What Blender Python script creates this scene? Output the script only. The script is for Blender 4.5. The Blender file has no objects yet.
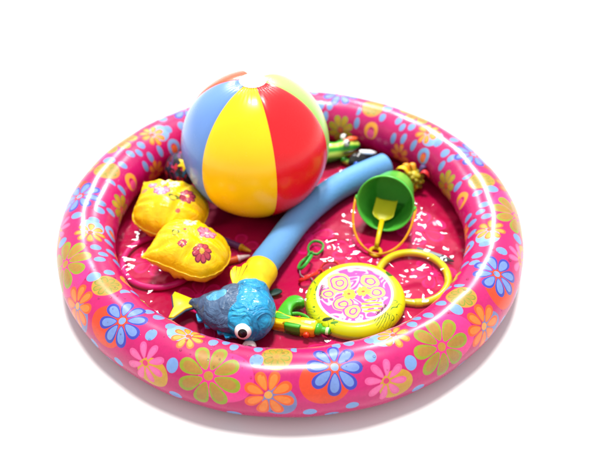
import bpy, math, random
import numpy as np
from mathutils import Vector, Matrix
random.seed(4); rng = np.random.default_rng(4)
PI = math.pi
sc = bpy.context.scene
col = sc.collection

# ------------------------------------------------------------------ camera, light, exposure
EL, DIST = 0.7045, 1.8832
cam_d = bpy.data.cameras.new('camera'); cam = bpy.data.objects.new('camera', cam_d); col.objects.link(cam)
TX, TY = 0.0207, 0.0665
cam.location = (TX, TY - DIST*math.cos(EL), DIST*math.sin(EL))
cam.rotation_euler = (PI/2 - EL, 0, 0)
cam_d.sensor_width = 36; cam_d.lens = 811.35/600*36
cam_d.clip_start = 0.05; cam_d.clip_end = 200
cam_d.dof.use_dof = True; cam_d.dof.focus_distance = 1.52; cam_d.dof.aperture_fstop = 2.2
sc.camera = cam

w = bpy.data.worlds.new('World'); sc.world = w; w.use_nodes = True
w.node_tree.nodes['Background'].inputs[0].default_value = (1.0, 1.0, 1.0, 1)
w.node_tree.nodes['Background'].inputs[1].default_value = 1.0

def lamp(name, kind, energy, color, loc=None, direction=None, **kw):
    d = bpy.data.lights.new(name, kind); d.energy = energy; d.color = color
    for k, v in kw.items(): setattr(d, k, v)
    o = bpy.data.objects.new(name, d); col.objects.link(o)
    if loc: o.location = loc
    o.rotation_euler = Vector(direction).to_track_quat('-Z', 'Y').to_euler()
    return o
def from_dir(az, el):
    a, e = math.radians(az), math.radians(el)
    return -Vector((math.sin(a)*math.cos(e), math.cos(a)*math.cos(e), math.sin(e)))
lamp('sun', 'SUN', 3.6, (1, .975, .93), direction=from_dir(0, 79), angle=math.radians(10))
for nm, en, loc in (('back_lamp_right', 44, (.47, 2.05, 1.86)), ('back_lamp_left', 34, (-1.0, 2.05, 1.76))):
    lamp(nm, 'AREA', en, (1, 1, 1), loc=loc, direction=Vector((.05, 0, .05)) - Vector(loc), shape='DISK', size=.30)

sc.view_settings.view_transform = 'Standard'; sc.view_settings.look = 'None'
sc.view_settings.exposure = 0.0; sc.view_settings.gamma = 1.0
sc.cycles.use_denoising = True
sc.cycles.max_bounces = 10; sc.cycles.transparent_max_bounces = 16
sc.cycles.caustics_reflective = False; sc.cycles.caustics_refractive = False

# ------------------------------------------------------------------ helpers: objects
def tag(o, label, cat, group=None):
    o['label'] = label; o['category'] = cat
    if group: o['group'] = group
    return o
def thing(name, label, cat, loc=(0, 0, 0), rot=(0, 0, 0), group=None):
    o = bpy.data.objects.new(name, None); col.objects.link(o); o.empty_display_size = .02
    o.location = loc; o.rotation_euler = rot
    return tag(o, label, cat, group)
def obj(name, vf, m, parent=None, smooth=True, uv=None):
    v, f = vf
    me = bpy.data.meshes.new(name)
    me.from_pydata([tuple(map(float, p)) for p in v], [], [tuple(map(int, q)) for q in f])
    if smooth: me.polygons.foreach_set('use_smooth', [True]*len(me.polygons))
    if uv is not None:
        ul = me.uv_layers.new(name='UVMap')
        ul.data.foreach_set('uv', np.asarray(uv, dtype=np.float32).ravel())
    me.update(); me.validate()
    if m is not None: me.materials.append(m)
    o = bpy.data.objects.new(name, me); col.objects.link(o)
    if parent is not None: o.parent = parent
    return o
def join(*parts):
    V, F = [], []
    for v, f in parts:
        n = len(V); V += [tuple(p) for p in v]; F += [tuple(i+n for i in q) for q in f]
    return V, F
def move(vf, loc=(0, 0, 0), rot=None, scale=None):
    v = np.array(vf[0], float)
    if scale is not None: v = v*np.array(scale)
    if rot is not None:
        from mathutils import Euler
        v = v @ np.array(Euler(rot).to_matrix()).T
    return v + np.array(loc), vf[1]
def sweep(path, rad, seg=16, caps=True, closed=False, flat=1.0, round_cap=0):
    P = np.array(path, float); n = len(P)
    R = np.broadcast_to(np.asarray(rad, float), (n,)).copy()
    if round_cap and not closed:                      # rounded ends
        t0 = P[0]-P[1]; t0 /= np.linalg.norm(t0); t1 = P[-1]-P[-2]; t1 /= np.linalg.norm(t1)
        A0, A1, r0, r1 = [], [], [], []
        for k in range(1, round_cap+1):
            a = k/round_cap*PI/2*.94
            A0.append(P[0]+t0*R[0]*math.sin(a)*.6); r0.append(R[0]*math.cos(a))
            A1.append(P[-1]+t1*R[-1]*math.sin(a)*.6); r1.append(R[-1]*math.cos(a))
        P = np.vstack([np.array(A0[::-1]), P, np.array(A1)]); R = np.concatenate([r0[::-1], R, r1]); n = len(P)
    if closed: T = np.roll(P, -1, 0)-np.roll(P, 1, 0)
    else: T = np.gradient(P, axis=0)
    T /= np.linalg.norm(T, axis=1)[:, None]
    u = np.cross(T[0], (0, 0, 1.0))
    if np.linalg.norm(u) < 1e-3: u = np.cross(T[0], (0, 1.0, 0))
    V = []
    for i in range(n):
        u = u-T[i]*(u@T[i]); u /= np.linalg.norm(u); b = np.cross(T[i], u)
        for k in range(seg):
            a = 2*PI*k/seg
            V.append(P[i]+R[i]*(math.cos(a)*u+flat*math.sin(a)*b))
    F = []
    for i in range(n if closed else n-1):
        j = (i+1) % n
        for k in range(seg):
            l = (k+1) % seg
            F.append((i*seg+k, i*seg+l, j*seg+l, j*seg+k))
    if caps and not closed:
        F.append(tuple(range(seg))[::-1]); F.append(tuple((n-1)*seg+k for k in range(seg)))
    return V, F
def lathe(prof, seg=64, cap0=True, cap1=False):
    V, F = [], []; n = len(prof)
    for r, z in prof:
        for k in range(seg):
            a = 2*PI*k/seg; V.append((r*math.cos(a), r*math.sin(a), z))
    for i in range(n-1):
        for k in range(seg):
            l = (k+1) % seg
            F.append((i*seg+k, (i+1)*seg+k, (i+1)*seg+l, i*seg+l))
    return V, F
def ellipsoid(c, r, seg=28, rings=16, rot=None):
    V = [(0, 0, -1)]; F = []
    for i in range(1, rings):
        p = -PI/2+PI*i/rings
        for k in range(seg):
            a = 2*PI*k/seg; V.append((math.cos(p)*math.cos(a), math.cos(p)*math.sin(a), math.sin(p)))
    V.append((0, 0, 1)); top = len(V)-1
    for k in range(seg):
        F.append((0, 1+(k+1) % seg, 1+k)); F.append((top, 1+(rings-2)*seg+k, 1+(rings-2)*seg+(k+1) % seg))
    for i in range(rings-2):
        for k in range(seg):
            l = (k+1) % seg
            F.append((1+i*seg+k, 1+i*seg+l, 1+(i+1)*seg+l, 1+(i+1)*seg+k))
    return move((V, F), c, rot, r)
def plate(outline, z0, z1, bev=.0015):
    """thick rounded plate from a 2-D outline"""
    p = np.array(outline, float); n = len(p)
    cen = p.mean(0)
    d0 = np.roll(p, -1, 0)-p; nn = np.stack([d0[:, 1], -d0[:, 0]], 1); nn /= np.linalg.norm(nn, axis=1)[:, None]+1e-9
    nv = nn+np.roll(nn, 1, 0); nv /= np.linalg.norm(nv, axis=1)[:, None]+1e-9
    if ((p-cen)*nv).sum() < 0: nv = -nv
    rings = [(p-nv*bev, z0), (p, z0+bev), (p, z1-bev), (p-nv*bev*.3, z1-bev*.3), (p-nv*bev, z1)]
    V = []; F = []
    for q, z in rings: V += [(a, b, z) for a, b in q]
    m = len(rings)
    for i in range(m-1):
        for k in range(n):
            l = (k+1) % n; F.append((i*n+k, i*n+l, (i+1)*n+l, (i+1)*n+k))
    F.append(tuple(range(n))[::-1]); F.append(tuple((m-1)*n+k for k in range(n)))
    return V, F
def spline(pts, n):
    p = np.array(pts, float); m = len(p); out = []
    q = np.vstack([2*p[0]-p[1], p, 2*p[-1]-p[-2]])
    for x in np.linspace(0, m-1-1e-6, n):
        i = int(x); t = x-i; a, b, c, d = q[i:i+4]
        out.append(.5*((2*b)+(-a+c)*t+(2*a-5*b+4*c-d)*t*t+(-a+3*b-3*c+d)*t**3))
    return np.array(out)
def remeshed(name, vf, m, parent, voxel=.003, smooth=6, wrinkle=0, scale=30, seed=0):
    o = obj(name+'_src', vf, None)
    md = o.modifiers.new('r', 'REMESH'); md.mode = 'VOXEL'; md.voxel_size = voxel
    s = o.modifiers.new('s', 'SMOOTH'); s.factor = .5; s.iterations = smooth
    dg = bpy.context.evaluated_depsgraph_get()
    me = bpy.data.meshes.new_from_object(o.evaluated_get(dg)); me.name = name
    old = o.data; bpy.data.objects.remove(o); bpy.data.meshes.remove(old)
    if wrinkle:
        from mathutils import noise
        nv = [v.normal.copy() for v in me.vertices]
        for v, nn in zip(me.vertices, nv):
            p = v.co*scale + Vector((seed, seed*2, 0))
            k = noise.noise(p) + .6*(.5-abs(noise.noise(p*1.9)))+.25*noise.noise(p*4)
            v.co += nn*wrinkle*k
    me.polygons.foreach_set('use_smooth', [True]*len(me.polygons))
    me.materials.clear(); me.materials.append(m); me.update()
    o = bpy.data.objects.new(name, me); col.objects.link(o); o.parent = parent
    return o

# ------------------------------------------------------------------ helpers: materials
def C(r, g, b, k=1.0):
    f = lambda c: ((c/255+.055)/1.055)**2.4 if c > 10 else c/255/12.92
    return (f(r)*k, f(g)*k, f(b)*k, 1)
class NT:
    def __init__(s, name, rough=.3, coat=0.0, spec=.3):
        s.mat = bpy.data.materials.new(name); s.mat.use_nodes = True
        s.t = s.mat.node_tree; s.b = s.t.nodes['Principled BSDF']
        s.b.inputs['Roughness'].default_value = rough
        s.b.inputs['Specular IOR Level'].default_value = spec
        s.b.inputs['Coat Weight'].default_value = coat*.35; s.b.inputs['Coat Roughness'].default_value = .08
    def n(s, t): return s.t.nodes.new(t)
    def put(s, sock, v):
        if isinstance(v, bpy.types.NodeSocket): s.t.links.new(v, sock)
        else: sock.default_value = v
    def m(s, op, a, b=0.0, c=0.0, clamp=False):
        n = s.n('ShaderNodeMath'); n.operation = op; n.use_clamp = clamp
        s.put(n.inputs[0], a); s.put(n.inputs[1], b); s.put(n.inputs[2], c)
        return n.outputs[0]
    def mix(s, f, a, b, mode='MIX'):
        n = s.n('ShaderNodeMix'); n.data_type = 'RGBA'; n.blend_type = mode; n.clamp_factor = True
        s.put(n.inputs['Factor'], f); s.put(n.inputs['A'], a) if False else None
        s.put(n.inputs[6], a); s.put(n.inputs[7], b)
        return n.outputs[2]
    def coord(s, which='Object'):
        n = s.n('ShaderNodeTexCoord'); return n.outputs[which]
    def xyz(s, v):
        n = s.n('ShaderNodeSeparateXYZ'); s.put(n.inputs[0], v); return n.outputs
    def noise(s, v, scale, detail=3, rough=.5, dist=0):
        n = s.n('ShaderNodeTexNoise'); s.put(n.inputs['Vector'], v); n.inputs['Scale'].default_value = scale
        n.inputs['Detail'].default_value = detail; n.inputs['Roughness'].default_value = rough
        n.inputs['Distortion'].default_value = dist
        return n.outputs['Fac'], n.outputs['Color']
    def ramp(s, f, stops):
        n = s.n('ShaderNodeValToRGB'); s.put(n.inputs[0], f); e = n.color_ramp.elements
        while len(e) < len(stops): e.new(.5)
        for k, (p, c) in enumerate(stops): e[k].position = p; e[k].color = c
        return n.outputs[0]
    def bump(s, h, strength=.1, dist=.001):
        n = s.n('ShaderNodeBump'); n.inputs['Strength'].default_value = strength; n.inputs['Distance'].default_value = dist
        s.put(n.inputs['Height'], h); s.t.links.new(n.outputs[0], s.b.inputs['Normal'])
    def color(s, c): s.put(s.b.inputs['Base Color'], c)
    # flat print ------------------------------------------------------------
    def disc(s, c, X, Y, cx, cy, rx, ry, ink):
        a = s.m('MULTIPLY', s.m('SUBTRACT', X, cx), 1/rx); b = s.m('MULTIPLY', s.m('SUBTRACT', Y, cy), 1/ry)
        q = s.m('ADD', s.m('MULTIPLY', a, a), s.m('MULTIPLY', b, b))
        return s.mix(s.m('LESS_THAN', q, 1.0), c, ink)
    def annulus(s, c, X, Y, cx, cy, r0, r1, ink):
        a = s.m('SUBTRACT', X, cx); b = s.m('SUBTRACT', Y, cy)
        q = s.m('SQRT', s.m('ADD', s.m('MULTIPLY', a, a), s.m('MULTIPLY', b, b)))
        f = s.m('LESS_THAN', s.m('ABSOLUTE', s.m('SUBTRACT', q, (r0+r1)/2)), (r1-r0)/2)
        return s.mix(f, c, ink)
    def flower(s, c, X, Y, cx, cy, R, n, rot, out, inn, cen, width=.2, hole=.15):
        a = s.m('MULTIPLY', s.m('SUBTRACT', X, cx), 1/R); b = s.m('MULTIPLY', s.m('SUBTRACT', Y, cy), 1/R)
        q = s.m('SQRT', s.m('ADD', s.m('MULTIPLY', a, a), s.m('MULTIPLY', b, b)))
        g = s.m('ADD', s.m('ARCTAN2', b, a), rot)
        g = s.m('WRAP', g, PI/n, -PI/n)
        px = s.m('MULTIPLY', q, s.m('COSINE', g)); py = s.m('MULTIPLY', q, s.m('SINE', g))
        wd = s.m('MULTIPLY_ADD', px, width*1.1, width*.42)
        ly = s.m('DIVIDE', py, wd); ly = s.m('MULTIPLY', ly, ly)
        lx = s.m('MULTIPLY', s.m('SUBTRACT', px, .6), 1/.4); lx = s.m('MULTIPLY', lx, lx)
        e = s.m('ADD', lx, ly)
        c = s.mix(s.m('LESS_THAN', e, 1.0), c, out)
        lx2 = s.m('MULTIPLY', s.m('SUBTRACT', px, .56), 1/.32); lx2 = s.m('MULTIPLY', lx2, lx2)
        e2 = s.m('MULTIPLY_ADD', ly, 2.1, lx2)
        c = s.mix(s.m('LESS_THAN', e2, 1.0), c, inn)
        return s.mix(s.m('LESS_THAN', q, hole), c, cen)
def plain(name, c, rough=.35, coat=0., spec=.3, var=.12, scale=25, trans=0, bump=0, sss=0):
    t = NT(name, rough, coat, spec)
    v = t.coord('Object'); f, _ = t.noise(v, scale, 4)
    dark = tuple(x*(1-var) for x in c[:3])+(1,); lite = tuple(min(1, x*(1+var)) for x in c[:3])+(1,)
    t.color(t.ramp(f, [(.3, dark), (.7, lite)]))
    g, _ = t.noise(v, scale*3, 3)
    r = t.m('MULTIPLY_ADD', g, .16, rough-.08); t.put(t.b.inputs['Roughness'], r)
    if trans: t.b.inputs['Transmission Weight'].default_value = trans
    if sss:
        t.b.inputs['Subsurface Weight'].default_value = sss; t.b.inputs['Subsurface Radius'].default_value = (.01, .01, .01)
    if bump: t.bump(f, bump, .002)
    return t.mat

# ------------------------------------------------------------------ setting: white ground
g = NT('white_ground', .9, spec=.1)
gf, _ = g.noise(g.coord('Object'), 1.5, 2)
g.color(g.ramp(gf, [(.3, (.69, .69, .69, 1)), (.7, (.71, .71, .71, 1))]))
N = 40.0
ground = obj('ground', ([(-N, -N, 0), (N, -N, 0), (N, N, 0), (-N, N, 0)], [(0, 1, 2, 3)]), g.mat, smooth=False)
ground['kind'] = 'structure'; ground['label'] = 'plain white ground under the pool'

# ------------------------------------------------------------------ the pool
R0, RT, RH = .4425, .061, .0615       # centre radius, tube radius, tube half height
ZC = RH
PINK = C(232, 18, 108, .93)
def ring_material():
    t = NT('printed_pink_vinyl', .24, coat=.3, spec=.4)
    uv = t.xyz(t.coord('UV'))
    ob = t.coord('Object')
    wv, _ = t.noise(ob, 14, 2)
    s0 = t.m('WRAP', uv[0], .845, -.155)
    X = t.m('MULTIPLY_ADD', s0, .42, t.m('MULTIPLY_ADD', wv, .004, -.002))
    Y = t.m('MULTIPLY', uv[1], .0605)            # metres round the tube
    d = lambda deg: math.radians(deg)*.0605
    x = lambda s: s*.42
    n1, _ = t.noise(ob, 5, 3)
    c = t.ramp(n1, [(.3, C(196, 9, 100, .82)), (.7, C(212, 14, 116, .84))])
    BLUE, DOT = C(52, 60, 168), C(112, 150, 206)
    # soft coloured discs behind the flowers
    c = t.disc(c, X, Y, x(.482)+.030, d(50), .048, .046, C(232, 44, 134, .9))
    c = t.disc(c, X, Y, x(0)-.020, d(70)-.022, .043, .040, C(226, 66, 26, .9))
    c = t.disc(c, X, Y, x(.20)+.017, d(30)-.012, .031, .028, C(196, 146, 40))
    c = t.disc(c, X, Y, x(.315)-.020, d(107)+.004, .027, .026, C(128, 170, 216))
    c = t.disc(c, X, Y, x(.73)+.018, d(29)-.013, .028, .030, C(110, 116, 168))
    c = t.disc(c, X, Y, x(.755), d(99), .030, .030, C(214, 138, 48))
    # dots
    for s_, p_, rx, ry in [(.105, 122, .011, .0125), (.165, 78, .0105, .012), (.32, 46, .011, .0135), (.345, -12, .012, .010),
                           (.44, 113, .0095, .0115), (.59, -25, .013, .009), (.667, 87, .0125, .0145), (.055, -2, .011, .009),
                           (-.02, -24, .012, .008), (-.11, -7, .012, .009), (.545, 113, .009, .012), (.495, 124, .008, .011),
                           (.04, 121, .009, .012), (.20, 114, .009, .012), (.84, 121, .010, .012),
                           (.66, 119, .009, .012),
                           (.059, 148, .0085, .014), (.35, 149, .0085, .015), (.443, 147, .0085, .014), (.52, 156, .0085, .014), (.825, 150, .0085, .015)]:
        c = t.disc(c, X, Y, x(s_), d(p_), rx, ry, DOT)
    # row on the inner wall
    c = t.annulus(c, X, Y, x(.235), d(158), .010, .021, C(120, 165, 222)); c = t.disc(c, X, Y, x(.235), d(163), .010, .012, C(240, 120, 60))
    c = t.annulus(c, X, Y, x(.705), d(158), .010, .022, C(236, 160, 60)); c = t.disc(c, X, Y, x(.705), d(166), .012, .012, C(240, 84, 150))
    c = t.flower(c, X, Y, x(-.062), d(176), .040, 8, .35, C(146, 156, 34), C(186, 146, 46), C(210, 90, 40), .2)
    c = t.flower(c, X, Y, x(.44), d(190), .034, 8, .1, C(224, 104, 40), C(232, 146, 60), C(210, 60, 46), .2)
    # flowers
    c = t.flower(c, X, Y, x(.20), d(31), .038, 8, .25, C(224, 84, 146), C(228, 100, 158), C(206, 50, 104), .155, .14)
    c = t.flower(c, X, Y, x(.318), d(107), .033, 8, .1, C(230, 116, 30), C(236, 160, 58), C(224, 90, 36), .19, .17)
    c = t.flower(c, X, Y, x(.73), d(30), .043, 8, .3, C(226, 84, 22), C(232, 122, 40), C(216, 150, 70), .20, .16)
    c = t.flower(c, X, Y, x(.755), d(98), .027, 8, .2, C(128, 138, 34), C(166, 138, 44), C(196, 130, 44), .22, .16)
    c = t.flower(c, X, Y, x(0), d(71), .050, 8, .16, BLUE, C(108, 138, 200), C(120, 150, 200), .205, .14)
    c = t.flower(c, X, Y, x(.482), d(47), .057, 8, .2, C(138, 150, 24), C(164, 122, 44), C(176, 130, 44), .20, .14)
    sp, _ = t.noise(ob, 160, 3, .7); sm, _ = t.noise(ob, 18, 3)
    c = t.mix(1.0, c, t.ramp(t.m('MULTIPLY_ADD', sp, .5, t.m('MULTIPLY', sm, .5)), [(.36, (.76, .74, .75, 1)), (.60, (.94, .90, .90, 1))]), 'MULTIPLY')
    t.color(c)
    r, _ = t.noise(ob, 30, 4)
    t.put(t.b.inputs['Roughness'], t.m('MULTIPLY_ADD', r, .16, .21))
    b, _ = t.noise(ob, 60, 4); t.bump(b, .05, .002)
    return t.mat
pool = thing('inflatable_pool', 'round pink inflatable paddling pool printed with flowers, holding all the toys', 'paddling pool')
def build_ring():
    NT_, NP = 420, 72; P0 = 3.0918
    V, F, UV = [], [], []
    for i in range(NT_):
        th = 2*PI*i/NT_
        for j in range(NP):
            ph = -PI/2+2*PI*j/NP
            wob = .0006*math.sin(9*th+2*math.sin(ph))+.0004*math.sin(23*th+3*ph)
            inner = max(0, -math.cos(ph))**4
            wob += .0011*inner*math.sin(70*th+2*math.sin(5*th))*math.sin(11*th)
            r_ = RT+wob; rad = R0+r_*math.cos(ph)
            # tube sits flattened on the ground
            z = ZC+(RH+wob)*math.sin(ph)
            z = max(z, .0035+.0004*math.cos(ph)) if False else z
            V.append((rad*math.cos(th), rad*math.sin(th), z))
    for i in range(NT_):
        for j in range(NP):
            i2, j2 = (i+1) % NT_, (j+1) % NP
            F.append((i*NP+j, i2*NP+j, i2*NP+j2, i*NP+j2))
            u0, u1 = (2*PI*i/NT_-P0)*7/(2*PI), (2*PI*(i+1)/NT_-P0)*7/(2*PI)
            p0, p1 = -PI/2+2*PI*j/NP, -PI/2+2*PI*(j+1)/NP
            UV += [(u0, p0), (u1, p0), (u1, p1), (u0, p1)]
    return obj('ring_tube', (V, F), ring_material(), pool, uv=UV)
build_ring()
def floor_material():
    t = NT('pink_floor_vinyl', .4, spec=.08)
    ob = t.coord('Object'); X, Y, _ = t.xyz(ob)
    n1, _ = t.noise(ob, 6, 3)
    c = t.ramp(n1, [(.3, C(188, 8, 62, .88)), (.7, C(208, 14, 80, .9))])
    L = C(232, 26, 112, .95)
    for cx, cy, r in [(.30, .05, .06), (-.19, -.17, .05), (-.30, -.06, .05), (.04, .02, .06), (.14, -.03, .05), (.31, -.10, .05), (-.12, -.02, .05), (-.02, .25, .06), (.2, .25, .05), (-.24, .2, .05), (.08, -.3, .05), (-.15, -.3, .05)]:
        c = t.flower(c, X, Y, cx, cy, r, 6, cx*20, L, C(216, 18, 90, .9), L, .25, .2)
    t.color(c)
    n2, _ = t.noise(ob, 9, 4, .6, 1.0); t.bump(n2, .35, .010)
    return t.mat
def build_floor():
    V, F = [], []; NR, NS = 40, 120
    from mathutils import noise
    for i in range(NR+1):
        r = .415*i/NR
        for k in range(NS):
            a = 2*PI*k/NS; x, y = r*math.cos(a), r*math.sin(a)
            z = .004+.0022*abs(noise.noise(Vector((x*11, y*11, 3))))+.0012*noise.noise(Vector((x*30, y*30, 1)))
            V.append((x, y, max(z, .003)))
    for i in range(NR):
        for k in range(NS):
            l = (k+1) % NS; F.append((i*NS+k, (i+1)*NS+k, (i+1)*NS+l, i*NS+l))
    obj('floor_sheet', (V, F), floor_material(), pool)
build_floor()
# water ---------------------------------------------------------------
def build_water():
    m = bpy.data.materials.new('clear_water'); m.use_nodes = True; t = m.node_tree; t.nodes.clear()
    out = t.nodes.new('ShaderNodeOutputMaterial'); mx = t.nodes.new('ShaderNodeMixShader')
    tr = t.nodes.new('ShaderNodeBsdfTransparent'); tr.inputs[0].default_value = (.93, .955, .965, 1)
    gl = t.nodes.new('ShaderNodeBsdfGlossy'); gl.inputs['Roughness'].default_value = .05
    fr = t.nodes.new('ShaderNodeFresnel'); fr.inputs['IOR'].default_value = 1.24
    tc = t.nodes.new('ShaderNodeTexCoord')
    n1 = t.nodes.new('ShaderNodeTexNoise'); n1.inputs['Scale'].default_value = 19; n1.inputs['Detail'].default_value = 1.0; n1.inputs['Distortion'].default_value = .3
    b = t.nodes.new('ShaderNodeBump'); b.inputs['Strength'].default_value = 1; b.inputs['Distance'].default_value = .0098
    L = t.links.new
    L(tc.outputs['Object'], n1.inputs['Vector']); L(n1.outputs['Fac'], b.inputs['Height'])
    L(b.outputs[0], gl.inputs['Normal']); L(b.outputs[0], fr.inputs['Normal'])
    L(fr.outputs[0], mx.inputs[0]); L(tr.outputs[0], mx.inputs[1]); L(gl.outputs[0], mx.inputs[2]); L(mx.outputs[0], out.inputs[0])
    V, F = [(0, 0, .022)], []; NS, NR = 160, 30
    from mathutils import noise
    for i in range(1, NR+1):
        r = .3935*i/NR
        for k in range(NS):
            a = 2*PI*k/NS; x, y = r*math.cos(a), r*math.sin(a)
            V.append((x, y, .022+.0006*noise.noise(Vector((x*25, y*25, 0)))+(.0015 if i == NR else 0)))
    for k in range(NS): F.append((0, 1+k, 1+(k+1) % NS))
    for i in range(NR-1):
        for k in range(NS):
            l = (k+1) % NS; F.append((1+i*NS+k, 1+(i+1)*NS+k, 1+(i+1)*NS+l, 1+i*NS+l))
    o = obj('water', (V, F), m); o['kind'] = 'structure'; o['label'] = 'shallow clear water glittering in the pool'
build_water()

# ------------------------------------------------------------------ beach ball
def vinyl(name, c, rough=.16):
    return plain(name, c, rough+.1, coat=.4, var=.05, scale=9)
def build_ball():
    R = .167; ctr = Vector((-.080, .150, .1700))
    b = thing('beach_ball', 'large beach ball with blue, yellow and red panels standing in the pool', 'beach ball', ctr)
    b.rotation_euler = (math.radians(1.0), 0, 0)
    cols = [('yellow', C(255, 205, 10, .95)), ('red', C(232, 24, 34, .9)), ('lime', C(164, 214, 110, .9)), ('white', C(240, 240, 240, .9)), ('orange', C(232, 84, 40, .9)), ('blue', C(104, 146, 214, .85))]
    lon0 = -PI/2+math.radians(18.5)          # seam between yellow and red
    NL, NQ = 22, 60; cap = math.radians(8.8)
    for k, (nm, c) in enumerate(cols):
        V, F = [], []
        a0 = lon0-PI/3+k*PI/3
        for j in range(NQ+1):
            q = cap+(PI-2*cap)*j/NQ
            for i in range(NL+1):
                u = i/NL*2-1; a = a0+(i/NL)*PI/3
                r = R*(1-.010*abs(u)**10*math.sin(q)) - .0010*math.sin(q)**.5*abs(u)**40
                ce = math.exp(-((q-cap)/.16)**2)+math.exp(-((PI-cap-q)/.16)**2)
                r += .0012*ce*math.sin(i*2.1+k)-.0008*ce
                V.append((r*math.sin(q)*math.cos(a), r*math.sin(q)*math.sin(a), r*math.cos(q)))
        W = NL+1
        for j in range(NQ):
            for i in range(NL): F.append((j*W+i, (j+1)*W+i, (j+1)*W+i+1, j*W+i+1))
        p = obj('panel', (V, F), vinyl('ball_'+nm, c), b); p['label'] = nm+' panel of the beach ball'
    wm = vinyl('ball_cap_white', C(248, 248, 248, .9), .2)
    for s in (1, -1):
        prof = [(R*math.sin(q)*1.001, s*(R*math.cos(q)+.0008)) for q in np.linspace(.0005, cap+.02, 12)]
        vf = lathe(prof, 48); vf = (vf[0], [f[::-1] for f in vf[1]]) if s > 0 else vf
        obj('end_cap', vf, wm, b)
    # inflation valve folded into the top cap
    obj('valve', move(lathe([(.0002, .0035), (.006, .0035), (.008, .0022), (.009, 0)], 24), (.004, .002, R+.0006)), wm, b)
build_ball()

# ------------------------------------------------------------------ pool noodle
NOOD = spline([(-.0765, -.178, .043), (-.056, -.112, .041), (-.034, -.063, .038), (.021, .049, .037), (.092, .142, .037), (.163, .203, .037), (.229, .247, .038)], 90)
def build_noodle():
    t = NT('blue_foam', .55)
    ob = t.coord('Object'); f, _ = t.noise(ob, 120, 4); f2, _ = t.noise(ob, 6, 2)
    t.color(t.ramp(f2, [(.3, C(92, 152, 214, .82)), (.7, C(106, 166, 224, .85))])); t.bump(f, .5, .0016)
    b = thing('pool_noodle', 'curved blue foam pool noodle lying in front of the beach ball', 'pool noodle', tuple(NOOD[0]*[1, 1, 0]))
    P = NOOD-NOOD[0]*[1, 1, 0]
    # tube with hollow far end
    v, f_ = sweep(P, .0312, 40, caps=False, round_cap=0)
    v = list(v); n = len(P); seg = 40
    T = P[-1]-P[-2]; T /= np.linalg.norm(T)
    last = np.array(v[-seg:]); c = last.mean(0)
    for k, (sc_, off) in enumerate([(.985, .0018), (.93, .0032), (.32, .0034), (.28, .001), (.27, -.03)]):
        base = len(v); v += list(c+(last-c)*sc_+T*off)
        for q in range(seg):
            l = (q+1) % seg; f_.append((base-seg+q, base-seg+l, base+l, base+q))
    f_.append(tuple(range(len(v)-seg, len(v))))
    f_.append(tuple(range(seg))[::-1])
    obj('foam_tube', (v, f_), t.mat, b)
build_noodle()

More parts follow.
